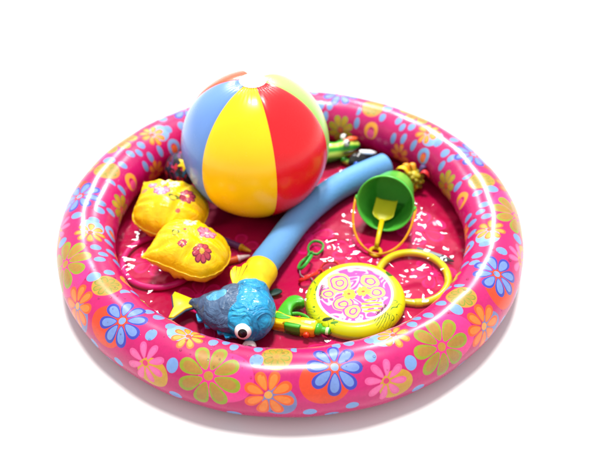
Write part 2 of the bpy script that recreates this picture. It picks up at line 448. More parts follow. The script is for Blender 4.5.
# ------------------------------------------------------------------ toy fish on the end of the noodle
def build_fish():
    L0 = Vector((-.10, -.24, .004))
    b = thing('toy_fish', 'blue toy fish with yellow tail and googly eye on the noodle end', 'toy fish', L0)
    o3 = np.array(L0)
    ct = NT('fish_cyan', .3, coat=.4); co = ct.coord('Object'); cf, _ = ct.noise(co, 22, 4, .6, .8); cg, _ = ct.noise(co, 75, 4, .65, 1.2)
    ct.color(ct.ramp(cf, [(.30, C(14, 92, 140, .85)), (.46, C(18, 140, 190, .88)), (.62, C(36, 164, 208, .9)), (.8, C(70, 176, 210, .9))])); 
    cn, _ = ct.noise(co, 24, 2, .5, 1.5); cr = ct.m('ABSOLUTE', ct.m('SUBTRACT', cn, .5)); ct.bump(ct.m('MULTIPLY_ADD', cg, .12, ct.m('MULTIPLY', cr, -1.0)), 1.0, .014)
    cyan = ct.mat
    t = NT('fish_slate', .35, coat=.2)
    ob = t.coord('Object'); X, Y, Z = t.xyz(ob)
    n1, nc = t.noise(ob, 40, 3)
    base = t.ramp(n1, [(.3, C(58, 84, 116, .8)), (.7, C(78, 106, 140, .85))])
    wx = t.m('ADD', X, t.m('MULTIPLY', n1, .02)); wy = t.m('ADD', Y, t.m('MULTIPLY', n1, -.02))
    base = t.disc(base, wx, wy, -.034, -.006, .021, .016, C(74, 160, 200, .85))
    t.color(base); cg, _ = t.noise(ob, 26, 2, .5, 1.5); t.bump(t.m('ABSOLUTE', t.m('SUBTRACT', cg, .5)), 1.0, .010); slate = t.mat
    yel = plain('fish_yellow', C(250, 214, 20, .92), .38, coat=.15, var=.1, scale=40)
    dark = plain('fish_dark_edge', C(40, 62, 82), .4)
    # body (slate) and head (cyan)
    V = join(ellipsoid((-.112, -.247, .048), (.046, .060, .038)), ellipsoid((-.138, -.245, .044), (.042, .047, .033)), ellipsoid((-.158, -.238, .042), (.030, .033, .026)),
             ellipsoid((-.172, -.230, .040), (.022, .018, .018)), ellipsoid((-.19, -.222, .038), (.014, .009, .012)))
    remeshed('body', move(V, -o3), slate, b, .003, 6, .0028, 34, 3)
    V = join(ellipsoid((-.078, -.240, .049), (.045, .056, .043)), ellipsoid((-.078, -.276, .051), (.0475, .046, .043)), ellipsoid((-.077, -.258, .050), (.0480, .050, .044)),
             ellipsoid((-.079, -.205, .046), (.0395, .030, .0385)), ellipsoid((-.108, -.262, .060), (.026, .026, .024)))
    remeshed('head', move(V, -o3), cyan, b, .0026, 9, .0040, 19, 4)
    # yellow sleeve the noodle is pushed into
    P = spline([(-.083, -.205, .044), (-.0765, -.178, .043), (-.0665, -.146, .042), (-.0590, -.122, .041)], 24)
    rad = .0345+.0012*np.sin(np.linspace(0, 9, 24)); rad[-1] -= .0015
    v, f = sweep(P, rad, 44, caps=False)
    v = np.array(v).reshape(24, 44, 3)
    inner = P[-1]+(v[-1]-P[-1])*.91
    vv = list(v.reshape(-1, 3))+list(inner)+list(inner+(P[-2]-P[-1])*4)
    for a in (0, 1):
        B = (23+a)*44
        for q in range(44): f.append((B+q, B+(q+1) % 44, B+44+(q+1) % 44, B+44+q))
    sl = NT('fish_sleeve_yellow', .4, coat=.1); so = sl.coord('Object'); n1, _ = sl.noise(so, 50, 3)
    sl.color(sl.ramp(n1, [(.3, C(236, 200, 20, .85)), (.7, C(250, 216, 30, .9))])); sl.bump(n1, .4, .003)
    obj('sleeve', move((vv, f), -o3), sl.mat, b)
    # tail fin: yellow with dark edge
    tl = np.array([(-.186, -.215), (-.205, -.206), (-.236, -.190), (-.240, -.2), (-.233, -.232), (-.240, -.262), (-.230, -.262), (-.208, -.238), (-.188, -.229)])
    obj('tail_edge', move(plate((tl-[-.21, -.225])*1.10+[-.21, -.227], .031, .037, .002), -o3), dark, b)
    tf = obj('tail_fin', move(plate(tl, .0340, .0400, .002), -o3), yel, b)
    # ragged cyan fin along the near side of the body
    pts = []
    for k in range(11):
        q = k/10; x = -.186+.085*q; y = -.246-.062*q**.8
        o_ = (.004, .013, .006, .015, .008, .004, .014, .009, .016, .006, .002)[k]
        pts.append((x-.3*o_, y-o_))
    pts = [tuple(p) for p in spline(pts, 44)] + [(-.105, -.275), (-.15, -.245), (-.18, -.235)]
    obj('belly_fin', move(plate(pts, .030, .036, .001), -o3), cyan, b, smooth=False)
    # yellow side fin with dark ribs
    fin = NT('fish_fin_yellow', .4); X, Y, Z = fin.xyz(fin.coord('Object'))
    ang = fin.m('ARCTAN2', fin.m('SUBTRACT', Y, .022), fin.m('ADD', X, .010))
    rr = fin.m('ABSOLUTE', fin.m('SINE', fin.m('MULTIPLY', ang, 22.0)))
    fin.color(fin.mix(fin.m('LESS_THAN', rr, .30), C(250, 212, 16, .92), C(110, 100, 30)))
    fp = [.006, -.013]+spline([(-.118, -.196), (-.126, -.170), (-.128, -.148), (-.120, -.133), (-.110, -.136), (-.100, -.124), (-.094, -.128), (-.098, -.155), (-.106, -.190), (-.110, -.203)], 40)
    V = plate(fp, 0, .005, .002); V = (np.array(V[0]), V[1]); V[0][:, 2] += .066+.06*(V[0][:, 1]+.16)*-.6
    obj('side_fin', move(V, -o3), fin.mat, b)
    # second, dark fin showing between the sleeve and the water gun
    fp = spline([(-.046, -.166), (-.030, -.158), (-.019, -.161), (-.017, -.168), (-.028, -.176), (-.044, -.182)], 24)
    obj('side_fin', move(plate(fp, .012, .017, .0015), -o3), plain('fish_fin_teal', C(24, 66, 60), .4), b)
    # eyes
    wht = plain('eye_white', C(238, 236, 232, .9), .15, coat=.5, var=.02); blk = plain('eye_black', C(16, 14, 16), .12, coat=.6, var=.0)
    for cx, cy, cz, r, d in [(-.088, -.3165, .0600, .0168, Vector((-.02, -.80, .42))), (-.078, -.3215, .0185, .0145, Vector((.05, -.8, .5)))]:
        e = obj('eye', move(ellipsoid((cx, cy, cz), (r, r, r), 32, 20), -o3), wht, b)
        d.normalize(); q = d.to_track_quat('Z', 'Y').to_matrix()
        prof = [(r*1.015*math.sin(a), r*1.015*math.cos(a)) for a in np.linspace(.001, .55, 10)]
        v, f = lathe(prof, 32); v = np.array(v) @ np.array(q).T + np.array((cx, cy, cz)) + np.array(d)*.0003
        obj('pupil', move((v, [x[::-1] for x in f]), -o3), blk, e)
build_fish()

# ------------------------------------------------------------------ armbands
def armband_material(name, spots):
    t = NT(name, .3, coat=.35)
    ob = t.coord('Object'); X, Y, Z = t.xyz(ob)
    n1, _ = t.noise(ob, 12, 3)
    c = t.ramp(n1, [(.3, C(250, 192, 8, .88)), (.7, C(255, 212, 16, .95))])
    up = t.m('GREATER_THAN', Z, 0.0)
    d = c
    for kind, x, y, r, rot in spots:
        if kind == 'p': d = t.flower(d, X, Y, x, y, r, 8, rot, C(196, 60, 110), C(238, 140, 170), C(250, 220, 200), .26, .22)
        if kind == 'm': d = t.flower(d, X, Y, x, y, r, 8, rot, C(120, 24, 52), C(180, 60, 80), C(230, 170, 60), .26, .22)
        if kind == 'w': d = t.flower(d, X, Y, x, y, r, 8, rot, C(250, 236, 150), C(254, 248, 200), C(250, 200, 40), .22, .24)
        if kind == 'h':
            d = t.disc(d, X, Y, x-r*.45, y+r*.3, r*.55, r*.5, C(110, 120, 40)); d = t.disc(d, X, Y, x+r*.45, y+r*.3, r*.55, r*.5, C(110, 120, 40))
            d = t.disc(d, X, Y, x, y-r*.15, r*.6, r*.7, C(140, 140, 40)); d = t.disc(d, X, Y, x, y, r*.55, r*.5, C(250, 206, 60))
        if kind == 'd': d = t.disc(d, X, Y, x, y, r, r, C(170, 130, 90))
        if kind == 'r': d = t.disc(d, X, Y, x, y, r, r, C(220, 90, 80))
    t.color(t.mix(up, c, d))
    b, _ = t.noise(ob, 30, 3, .55, 1.2); t.bump(t.m('ABSOLUTE', t.m('SUBTRACT', b, .5)), .55, .008)
    t.b.inputs['Subsurface Weight'].default_value = .25; t.b.inputs['Subsurface Radius'].default_value = (1, .8, .2); t.b.inputs['Subsurface Scale'].default_value = .02
    return t.mat
def pillow(a, b, T, seed, sharp, n=64, wr=.0042):
    r_ = np.random.default_rng(seed); ph = r_.uniform(0, 6.28, 8)
    folds = [(-1, q, .78, -q*.62, .10, .34) for q in sharp]+[(-1, 0.2, .98, .2, .08, .2), (.1, -1, .25, .97, .09, .28), (.5, 1, -.3, -.95, .08, .22), (1, -.3, -.95, .3, .07, .18)]
    def one(s):
        V = []
        for j in range(n+1):
            for i in range(n+1):
                u, v = math.sin(PI/2*(2*i/n-1)), math.sin(PI/2*(2*j/n-1))
                h = max(0, (1-u*u)*(1-v*v))**.46
                e = max(abs(u), abs(v)); tg = v if abs(u) > abs(v) else u
                k = ph[0] if abs(u) > abs(v) else ph[1]
                se = min(1, max(0, (e-.12)/.7)); se = se*se*(3-2*se)
                wv = wr*se*(math.cos(11*tg+k+2.4*math.sin(4*tg+ph[3]))+.45*math.cos(23*tg+ph[2]+2*math.sin(5*tg)))*(.35+.65*math.sin(2.3*tg+ph[6]+k)**2)*(1-e**10)
                big = .06*math.sin(2.2*u+ph[4])*math.sin(2*v+ph[5])
                fold = 0
                for (fu, fv, du, dv, wd, am) in folds:
                    al = (u-fu)*du+(v-fv)*dv; ac = abs((u-fu)*dv-(v-fv)*du)
                    if al > 0: fold += am*math.exp(-(ac/(wd*(.4+al)))**2)*min(1, al*3)*max(0, 1-al/1.5)
                h *= 1-fold
                z = s*(T*h*(1+big)+wv*(1 if s > 0 else 1.4))
                x = u*(1-.10*(1-v*v)*u*u); y = v*(1-.10*(1-u*u)*v*v)
                k = max(max(0, .5-.5*u)*max(0, .5+.5*q*v) for q in sharp)**.7; k = .92-.74*min(1, 1.15*k)
                x, y = a*(x*(1-k)+k*u*math.sqrt(1-v*v/2)*1.08), b*(y*(1-k)+k*v*math.sqrt(1-u*u/2)*1.08)
                V.append((x, y, z))
        F = []
        W = n+1
        for j in range(n):
            for i in range(n):
                q = (j*W+i, j*W+i+1, (j+1)*W+i+1, (j+1)*W+i); F.append(q if s > 0 else q[::-1])
        return V, F
    edge = []
    W = n+1; up = one(1)
    idx = [i for i in range(n)]+[j*W+n for j in range(n)]+[n*W+i for i in range(n, 0, -1)]+[j*W for j in range(n, 0, -1)]
    E = np.array([up[0][i] for i in idx]); E[:, 2] = 0
    out = E*[1+.003/a, 1+.003/b, 1]
    m = len(E); k = np.arange(m)
    out[:, 2] += .0012*np.sin(k*.7)
    fv = list(E*[.99, .99, 1]+[0, 0, .0006])+list(out+[0, 0, .0005])+list(out-[0, 0, .0005])+list(E*[.99, .99, 1]-[0, 0, .0006]); ff = []
    for i in range(m):
        l = (i+1) % m
        for q in range(3): ff.append((q*m+i, (q+1)*m+i, (q+1)*m+l, q*m+l))
    return up, one(-1), (fv, ff)
def armband(label, loc, rot, a, b, T, spots, seed, sharp):
    t = thing('armband', label, 'armband', loc, rot, 'pair of yellow swimming armbands')
    m = armband_material('armband_vinyl', spots)
    up, lo, fl = pillow(a, b, T, seed, sharp)
    obj('air_chamber', join(up, lo), m, t)
    obj('weld_seam', fl, m, t)
    # blow-up valve on the lower sheet
    obj('valve', move(lathe([(.0045, 0), (.0045, -.006), (.006, -.007), (.006, -.010), (.0002, -.0105)], 20), (a*.35, -b*.2, -T*.93)), plain('valve_clear', C(240, 200, 60), .3), t)
armband('puffed yellow flower-printed armband nearest the beach ball and splash ball', (-.272, .050, .060), (math.radians(10), math.radians(6), math.radians(-6)), .078, .070, .058,
        [('p', -0.0194, 0.0106, 0.0199, .2), ('m', 0.0396, 0.0035, 0.0187, .4), ('p', -0.0458, 0.0317, 0.0110, .1), ('w', 0.0035, 0.0334, 0.0138, .2), ('w', -0.0194, 0.0440, 0.0110, .5), ('h', 0.0106, -0.0088, 0.0120, 0), ('d', -0.0598, 0.0141, 0.0074, 0), ('r', 0.0264, -0.0370, 0.0055, 0)], 2, (1,))
armband('puffed yellow flower-printed armband with pointed corner, nearest the toy fish', (-.213, -.094, .066), (math.radians(-2), math.radians(8), math.radians(-20)), .080, .067, .054,
        [('p', 0.0264, 0.0229, 0.0210, .3), ('m', 0.0405, -0.0317, 0.0210, .1), ('w', -0.0176, 0.0352, 0.0147, .2), ('m', -0.0040, -0.0330, 0.0105, .3), ('d', -0.0396, 0.0088, 0.0046, 0), ('r', -0.0158, 0.0035, 0.0037, 0), ('h', -0.0300, -0.0120, 0.0090, 0)], 5, (-1,))

# ------------------------------------------------------------------ rings
def torus_path(R, n=96): return [(R*math.cos(2*PI*k/n), R*math.sin(2*PI*k/n), 0) for k in range(n)]
pr = thing('dive_ring', 'thin hot pink dive ring half under the yellow armband', 'dive ring', (-.283, -.068, .012), group='dive rings')
obj('hoop', sweep(torus_path(.083), .0068, 18, closed=True), plain('ring_pink', C(240, 36, 128, .95), .2, coat=.4, var=.06), pr)
yr = thing('dive_ring', 'yellow dive ring lying flat beside the printed disc', 'dive ring', (.262, -.121, .0135), (math.radians(2), math.radians(-1), 0), group='dive rings')
ym = plain('ring_yellow', C(236, 210, 26, .92), .22, coat=.4, var=.06)
obj('hoop', sweep(torus_path(.0745), .0082, 20, closed=True), ym, yr)
obj('joint', sweep([(.0745*math.cos(a), .0745*math.sin(a), 0) for a in np.linspace(-1.62, -1.42, 8)], .0092, 20), ym, yr)

# ------------------------------------------------------------------ printed disc
def build_disc():
    c0 = (.1345, -.196, .010)
    b = thing('flying_disc', 'yellow flying disc with pink swirl print in the middle', 'flying disc', c0, (math.radians(1.5), math.radians(-4), 0))
    # yellow rim
    t = NT('disc_yellow', .28, coat=.35); ob = t.coord('Object'); X, Y, Z = t.xyz(ob)
    n1, _ = t.noise(ob, 14, 3)
    c = t.ramp(n1, [(.3, C(198, 210, 10, .85)), (.7, C(218, 224, 16, .9))])
    n2, _ = t.noise(ob, 16, 2, .5, 1.6)
    ln = t.m('LESS_THAN', t.m('ABSOLUTE', t.m('SUBTRACT', t.m('FRACT', t.m('MULTIPLY', n2, 9.0)), .5)), .06)
    def blob(x, y, r):
        a = t.m('SUBTRACT', X, x); q = t.m('SUBTRACT', Y, y)
        return t.m('LESS_THAN', t.m('ADD', t.m('MULTIPLY', a, a), t.m('MULTIPLY', q, q)), r*r)
    msk = t.m('MAXIMUM', t.m('MAXIMUM', blob(-.072, -.055, .04), blob(.07, -.055, .035)), t.m('MAXIMUM', blob(.085, .045, .03), blob(-.088, .02, .03)))
    c = t.mix(t.m('MULTIPLY', ln, msk), c, C(60, 110, 30))
    for x, y, rx, ry, k in [(-.058, -.064, .010, .004, C(30, 50, 20)), (-.044, -.074, .008, .003, C(70, 130, 30)), (.075, .058, .007, .012, C(50, 100, 30))]:
        c = t.disc(c, X, Y, x, y, rx, ry, k)
    an = t.m('ARCTAN2', Y, X); rr = t.m('SQRT', t.m('ADD', t.m('MULTIPLY', X, X), t.m('MULTIPLY', Y, Y)))
    sw = t.m('MULTIPLY_ADD', rr, 22.0, an)                 # dark strokes fanning over the rim, front right
    th = t.m('MULTIPLY', t.m('SUBTRACT', .104, rr), 16.0)
    st = t.m('LESS_THAN', t.m('FRACT', t.m('MULTIPLY', sw, 9.0)), th)
    win = t.m('MULTIPLY', t.m('LESS_THAN', t.m('ABSOLUTE', t.m('ADD', an, .93)), .22), t.m('GREATER_THAN', rr, .080))
    c = t.mix(t.m('MULTIPLY', st, win), c, C(34, 52, 20))
    t.color(c)
    prof = [(.0785, .0355), (.083, .0352), (.089, .0335), (.0955, .0285), (.1005, .021), (.1030, .013), (.1030, .007), (.1010, .0035), (.0985, .0035), (.0975, .008), (.0965, .016), (.092, .025), (.085, .0305), (.0785, .0315)]
    P = spline([(r, 0, .006+(z-.006)*.8) for r, z in prof], 60)[:, [0, 2]]
    v, f = lathe(P, 128)
    obj('rim', (v, [q[::-1] for q in f]), t.mat, b)
    wv, wf = lathe(spline([(.0735, 0, .0290), (.0745, 0, .0308), (.0765, 0, .0315), (.0785, 0, .0310), (.0795, 0, .0290)], 14)[:, [0, 2]], 128)
    obj('inner_ring', (wv, [q[::-1] for q in wf]), plain('disc_white', C(246, 240, 232, .92), .3, coat=.3, var=.03), b)
    # printed centre
    t = NT('disc_print', .3, coat=.3); ob = t.coord('Object'); X, Y, Z = t.xyz(ob)
    n, nc = t.noise(ob, 22, 2)
    X = t.m('ADD', X, t.m('MULTIPLY_ADD', n, .022, -.011)); Y = t.m('ADD', Y, t.m('MULTIPLY_ADD', n, -.02, .010))
    PK, PY, YE = C(220, 60, 160, .9), C(220, 220, 110, .9), C(212, 212, 40, .9)
    n3, _ = t.noise(ob, 17, 1, .5, 1.6)
    wv_ = t.m('LESS_THAN', t.m('FRACT', t.m('MULTIPLY', n3, 5.0)), .42)
    c = t.mix(wv_, PK, C(234, 176, 190, .9))
    def roundel(c, x, y, r, w=.0052):
        a = t.m('SUBTRACT', X, x); q = t.m('SUBTRACT', Y, y)
        d = t.m('SQRT', t.m('ADD', t.m('MULTIPLY', a, a), t.m('MULTIPLY', q, q)))
        st = t.m('LESS_THAN', t.m('FRACT', t.m('DIVIDE', d, w*2)), .62)
        return t.mix(t.m('LESS_THAN', d, r), c, t.mix(st, PK, PY))
    for x, y, r in [(-.030, .034, .026), (.034, .034, .020), (-.026, -.024, .022), (-.006, -.046, .020), (.044, .002, .020), (-.056, .006, .014)]:
        c = roundel(c, x, y, r)
    st = t.m('LESS_THAN', t.m('FRACT', t.m('MULTIPLY', Y, 95.0)), .5)
    a = t.m('LESS_THAN', t.m('ADD', t.m('POWER', t.m('SUBTRACT', X, .034), 2.0), t.m('POWER', t.m('ADD', Y, .036), 2.0)), .022**2)
    c = t.mix(t.m('MULTIPLY', a, st), c, YE)
    c = t.flower(c, X, Y, -.012, .002, .014, 7, .2, YE, C(236, 190, 40), C(150, 90, 30), .28, .25)
    c = t.flower(c, X, Y, .018, .006, .014, 7, .5, YE, C(240, 200, 50), C(170, 80, 30), .28, .25)
    t.color(c)
    v, f = lathe([(.0002, .0285), (.03, .0286), (.06, .0289), (.074, .0293)], 96)
    obj('printed_face', (v, [q[::-1] for q in f]), t.mat, b)
    # two lines of small black print at the edge of the face (too small to read in the photograph)
    ink = plain('black_ink', C(30, 30, 18), .4)
    for a0, a1, k in ((2.75, 3.25, 9), (-.95, -.52, 9)):
        V, F = [], []
        for q in range(k):
            a = a0+(a1-a0)*q/(k-1)
            for s in range(3):
                da = (.008 if s == 1 else -.008)*(1 if q % 2 else .5); r0, r1 = (.0660, .0725) if s == 0 else ((.0685, .0705) if q % 3 else (.0705, .0725))
                w_ = .007 if s == 0 else .017
                ce = a+(0 if s == 0 else da); n_ = len(V)
                if s == 0: ce = a-.011
                V += [(r0*math.cos(ce-w_), r0*math.sin(ce-w_), .0299), (r1*math.cos(ce-w_), r1*math.sin(ce-w_), .0301), (r1*math.cos(ce+w_), r1*math.sin(ce+w_), .0301), (r0*math.cos(ce+w_), r0*math.sin(ce+w_), .0299)]
                F.append((n_, n_+3, n_+2, n_+1))
                if s == 2: V[n_:] = [(x_, y_, z_+.0001) for x_, y_, z_ in V[n_:]]
        obj('print_line', (V, F), ink, b, smooth=False)
build_disc()

# ------------------------------------------------------------------ bucket and shovel
AX = Vector((-.294, -.900, .322)).normalized(); MC = Vector((.2095, .037, .0860))
UPB = (Vector((0, 0, 1))-AX*AX.z).normalized(); SD = UPB.cross(AX).normalized()     # SD: to the right of the mouth
def build_bucket():
    green = NT('bucket_green', .3, coat=.2); ob = green.coord('Object'); f, _ = green.noise(ob, 12, 3)
    green.color(green.ramp(f, [(.3, C(70, 178, 56, .9)), (.7, C(96, 198, 70, .9))]))
    green.b.inputs['Subsurface Weight'].default_value = .0
    D = .112
    rot = Matrix((SD, UPB, AX)).transposed()      # local x=SD, y=UPB, z=AX (out of the mouth)
    base = MC-AX*D
    b = thing('toy_bucket', 'green toy bucket tipped over with its mouth to the front', 'bucket', base, rot.to_euler())
    r0, r1 = .046, .0635
    prof = [(.0002, 0), (r0-.003, 0), (r0, .003), (r0+(r1-r0)*.5, D*.5), (r1-.0012, D-.012), (r1+.0015, D-.0115), (r1+.0022, D-.002), (r1+.0008, D), (r1-.0010, D-.0008), (r1-.0030, D-.013), (r0+(r1-r0)*.5-.0022, D*.5), (r0-.0022, .004), (r0-.005, .0024), (.0002, .0024)]
    v, f = lathe(prof, 72); obj('pail', (v, [q[::-1] for q in f]), green.mat, b)
    for s in (1, -1):
        obj('handle_lug', move(lathe([(.0002, .004), (.0055, .004), (.0065, .002), (.0065, -.001)], 20), (s*(r1+.002), 0, D-.007), (0, s*PI/2, 0)), green.mat, b)
    # bail handle dropped forward on to the floor
    tgt = b.matrix_basis.inverted() if False else None
    M = Matrix.Translation(base) @ rot.to_4x4()
    drop = M.inverted() @ Vector((.186, -.046, .0125)); c = Vector((0, 0, D-.007)); dv = drop-c
    path = []
    for k in range(41):
        a = PI*k/40
        path.append(tuple(c+Vector((.0685*math.cos(a)*(1-.12*math.sin(a)**6), 0, 0))+dv*math.sin(a)**.8))
    obj('bail_handle', sweep(path, .0028, 12, flat=1.4), plain('bail_orange', C(240, 164, 20, .9), .3, coat=.2), b)
build_bucket()
def build_shovel():
    e0 = Vector((.188, -.036, .0125)); lip = Vector((.2035, .026, .0405)); tip = Vector((.2245, .098, .066))
    b = thing('toy_shovel', 'yellow toy shovel with its blade inside the green bucket', 'toy shovel', e0)
    m1 = plain('shovel_yellow', C(240, 206, 20, .9), .3, coat=.25, var=.06)
    m2 = plain('shovel_lime', C(206, 206, 40, .88), .32, coat=.25, var=.06)
    # ring grip
    R = .0125
    d = (lip-e0).normalized()
    obj('ring_grip', sweep([(R*math.cos(a)*.95, R*math.sin(a), -.003) for a in np.linspace(0, 2*PI, 40)[:-1]], .0042, 14, closed=True), m1, b)
    bl = lip+(tip-lip)*.12
    obj('shaft', sweep([tuple(d*.011), tuple((lip-e0)*.55), tuple(bl-e0)], [.0048, .0052, .0058], 14, flat=.75), m1, b)
    # blade: dished spade, widening away from the shaft
    x = SD; y = (tip-lip).normalized(); z = x.cross(y).normalized(); x = y.cross(z)
    V, F = [], []; NU, NV_ = 14, 16; Lb = .058
    for s in (0, 1):
        for j in range(NV_+1):
            v = j/NV_; w_ = .0245*min(1, (.35+1.6*v)**.6 if v < .4 else 1)
            w_ = .010+.0145*min(1, (v/.22)**.6) if v < .22 else .0245
            for i in range(NU+1):
                u = i/NU*2-1
                hgt = .006*u**4+.002*(1-v)-s*.0018
                p = x*(u*w_)+y*(v*Lb)+z*hgt
                V.append(tuple(bl-e0+p-y*.004))
    W = NU+1; K = W*(NV_+1)
    for j in range(NV_):
        for i in range(NU):
            q = (j*W+i, j*W+i+1, (j+1)*W+i+1, (j+1)*W+i); F.append(q); F.append(tuple(K+k for k in q[::-1]))
    bd = [i for i in range(NU)]+[j*W+NU for j in range(NV_)]+[NV_*W+i for i in range(NU, 0, -1)]+[j*W for j in range(NV_, 0, -1)]
    for i in range(len(bd)):
        a, c = bd[i], bd[(i+1) % len(bd)]; F.append((c, a, K+a, K+c))
    obj('blade', (V, F), m2, b)
build_shovel()

# ------------------------------------------------------------------ water gun (lying on its side)
def build_gun():
    b = thing('water_gun', 'yellow and green toy water gun beside the fish head', 'water gun', (-.036, -.254, .006), (0, math.radians(-3), math.radians(-17)))
    ye = plain('gun_yellow', C(248, 208, 20, .92), .28, coat=.3, var=.06); gr = plain('gun_green', C(66, 176, 40, .85), .28, coat=.3, var=.08)
    lg = plain('gun_pale', C(206, 226, 170, .9), .25, coat=.3, var=.05); rd = plain('gun_red', C(230, 70, 30, .9), .3)
    H = .027
    obj('body', plate(spline([(-.002, .006), (0, .018), (.012, .019), (.030, .014), (.055, .013), (.062, .016), (.088, .015), (.094, .009), (.094, -.006), (.088, -.013), (.063, -.014), (.060, -.010), (.034, -.010), (.03, -.013), (.006, -.013), (-.002, -.006), (-.002, .006)], 90)[:-1], .0, H, .004), ye, b)
    obj('tank', plate(spline([(.032, -.006), (.032, -.0145), (.040, -.0165), (.056, -.0165), (.064, -.0145), (.064, -.006), (.032, -.006)], 40)[:-1], .003, H+.0015, .003), gr, b)
    obj('side_panel', plate(spline([(.006, .004), (.010, .014), (.028, .010), (.040, .006), (.030, .000), (.012, -.002), (.006, .004)], 30)[:-1], H-.001, H+.0014, .0006), gr, b)
    obj('badge', plate([(.070, -.002), (.084, -.002), (.084, .006), (.070, .006)], H-.001, H+.0016, .0006), lg, b)
    obj('grip', plate(spline([(.006, .014), (.008, .034), (.012, .052), (.018, .066), (.030, .073), (.044, .070), (.051, .062), (.046, .055), (.038, .052), (.033, .042), (.034, .026), (.036, .014), (.006, .014)], 60)[:-1], .0025, H-.0015, .0028), gr, b)
    obj('trigger_guard', sweep(spline([(.034, .028, H*.5), (.046, .032, H*.5), (.062, .029, H*.5), (.072, .022, H*.5), (.078, .012, H*.5)], 24), .0034, 10, flat=1.6), gr, b)
    obj('trigger', sweep(spline([(.052, .012, H*.5), (.050, .019, H*.5), (.053, .025, H*.5)], 10), .003, 10), rd, b)
    ny = move(lathe([(.0002, 0), (.012, 0), (.0125, .003), (.0125, .009), (.008, .012), (.0072, .014), (.0072, .027), (.0066, .029), (.0035, .0295), (.0034, .026), (.0002, .026)], 28), (.0925, .001, H*.52), (0, PI/2, 0))
    obj('nozzle', (ny[0], [q[::-1] for q in ny[1]]), gr, b)
    obj('nozzle_tip', move(lathe([(.0076, .021), (.0079, .0225), (.0079, .0255), (.0072, .0268)], 28), (.0925, .001, H*.52), (0, PI/2, 0)), lg, b)
    obj('plug', move(lathe([(.0002, 0), (.005, 0), (.006, .001), (.006, .008)], 18), (.078, -.0215, H*.45), (-PI/2, 0, 0)), rd, b)
build_gun()

# ------------------------------------------------------------------ dive sticks
def dive_stick(label, tip, tail, r, body, point, group='dive sticks'):
    tip, tail = Vector(tip), Vector(tail); d = (tail-tip); L = d.length; d.normalize()
    b = thing('dive_stick', label, 'dive stick', tail, group=group)
    o = np.array(tail); t_, e_ = np.array(tip), np.array(d)
    obj('shaft', move(sweep([t_+e_*s for s in (.026, .03, L*.6, L)], [r*.96, r, r, r], 18), -o), body, b)
    obj('point', move(sweep([t_+e_*s for s in (.0, .003, .012, .0255)], [r*.16, r*.35, r*.62, r*.93], 18), -o), point, b)
    obj('collar', move(sweep([t_+e_*s for s in (.0235, .0245, .0285, .0295)], [r*.9, r*1.06, r*1.06, r*.95], 18), -o), point, b)
og = plain('stick_orange', C(240, 170, 30, .9), .3, coat=.2); pu = plain('stick_purple', C(116, 56, 120, .85), .3, coat=.2)
dive_stick('purple dive stick with orange point, sticking out from the near armband', (-.087, -.040, .0135), (-.185, .018, .0135), .0078, pu, og)
dive_stick('orange dive stick with pale point, just in front of the purple one', (-.089, -.052, .0125), (-.175, -.085, .0125), .0075, plain('stick_red', C(226, 92, 40, .9), .3, coat=.2), plain('stick_pale', C(236, 200, 196, .9), .3, coat=.2))
dive_stick('grey dive stick between the yellow dive ring and the pool wall', (.357, -.070, .0115), (.280, -.032, .0115), .0068, plain('stick_grey', C(128, 140, 150), .3, coat=.2), plain('stick_dark', C(70, 70, 66), .35))

# ------------------------------------------------------------------ goggles
def goggles(label, loc, rz, m, lens):
    b = thing('swim_goggles', label, 'goggles', loc, (0, 0, rz), group='pairs of swim goggles')
    D = spline([(-.020, -.012, 0), (-.004, -.0165, .002), (.014, -.011, .001), (.0195, .002, 0), (.012, .0125, .001), (-.006, .015, .002), (-.020, .009, 0), (-.0225, -.002, 0), (-.020, -.012, 0)], 48)[:-1]
    for s, tilt in ((1, .1), (-1, .9)):
        v, f = sweep(D*[s, 1, 1], .0025, 12, closed=True, flat=1.5)
        fr = obj('frame', move((v, f), (s*.031, 0, .006+.006*tilt), (tilt*s*.9, 0, 0)), m, b)
        if lens:
            obj('lens', move(plate((D*[s*.9, .9, 1])[:, :2], -.001, .0006, .0003), (s*.031, 0, .006+.006*tilt), (tilt*s*.9, 0, 0)), lens, fr)
    obj('nose_bridge', sweep(spline([(-.012, 0, .008), (0, .004, .012), (.012, 0, .008)], 12), .0024, 10), m, b)
    return b
gg = plain('goggle_green', C(56, 180, 66, .9), .3, coat=.3)
g1 = goggles('green swim goggles lying between the noodle and the flying disc', (.0435, -.055, .008), math.radians(66), gg, None)
clear = NT('goggle_strap_clear', .2); clear.color(C(214, 180, 186)); clear.b.inputs['Transmission Weight'].default_value = .5
obj('strap', sweep(spline([(-.052, .002, .006), (-.062, -.004, .004), (-.066, -.016, .003), (-.060, -.024, .003), (-.066, -.034, .003), (-.075, -.036, .003)], 40), .0016, 8, flat=2.2), clear.mat, g1)
rg = plain('goggle_red', C(226, 40, 30, .9), .3, coat=.3)
g2 = goggles('red swim goggles half under the flying disc', (.062, -.108, .006), math.radians(36), rg, None)

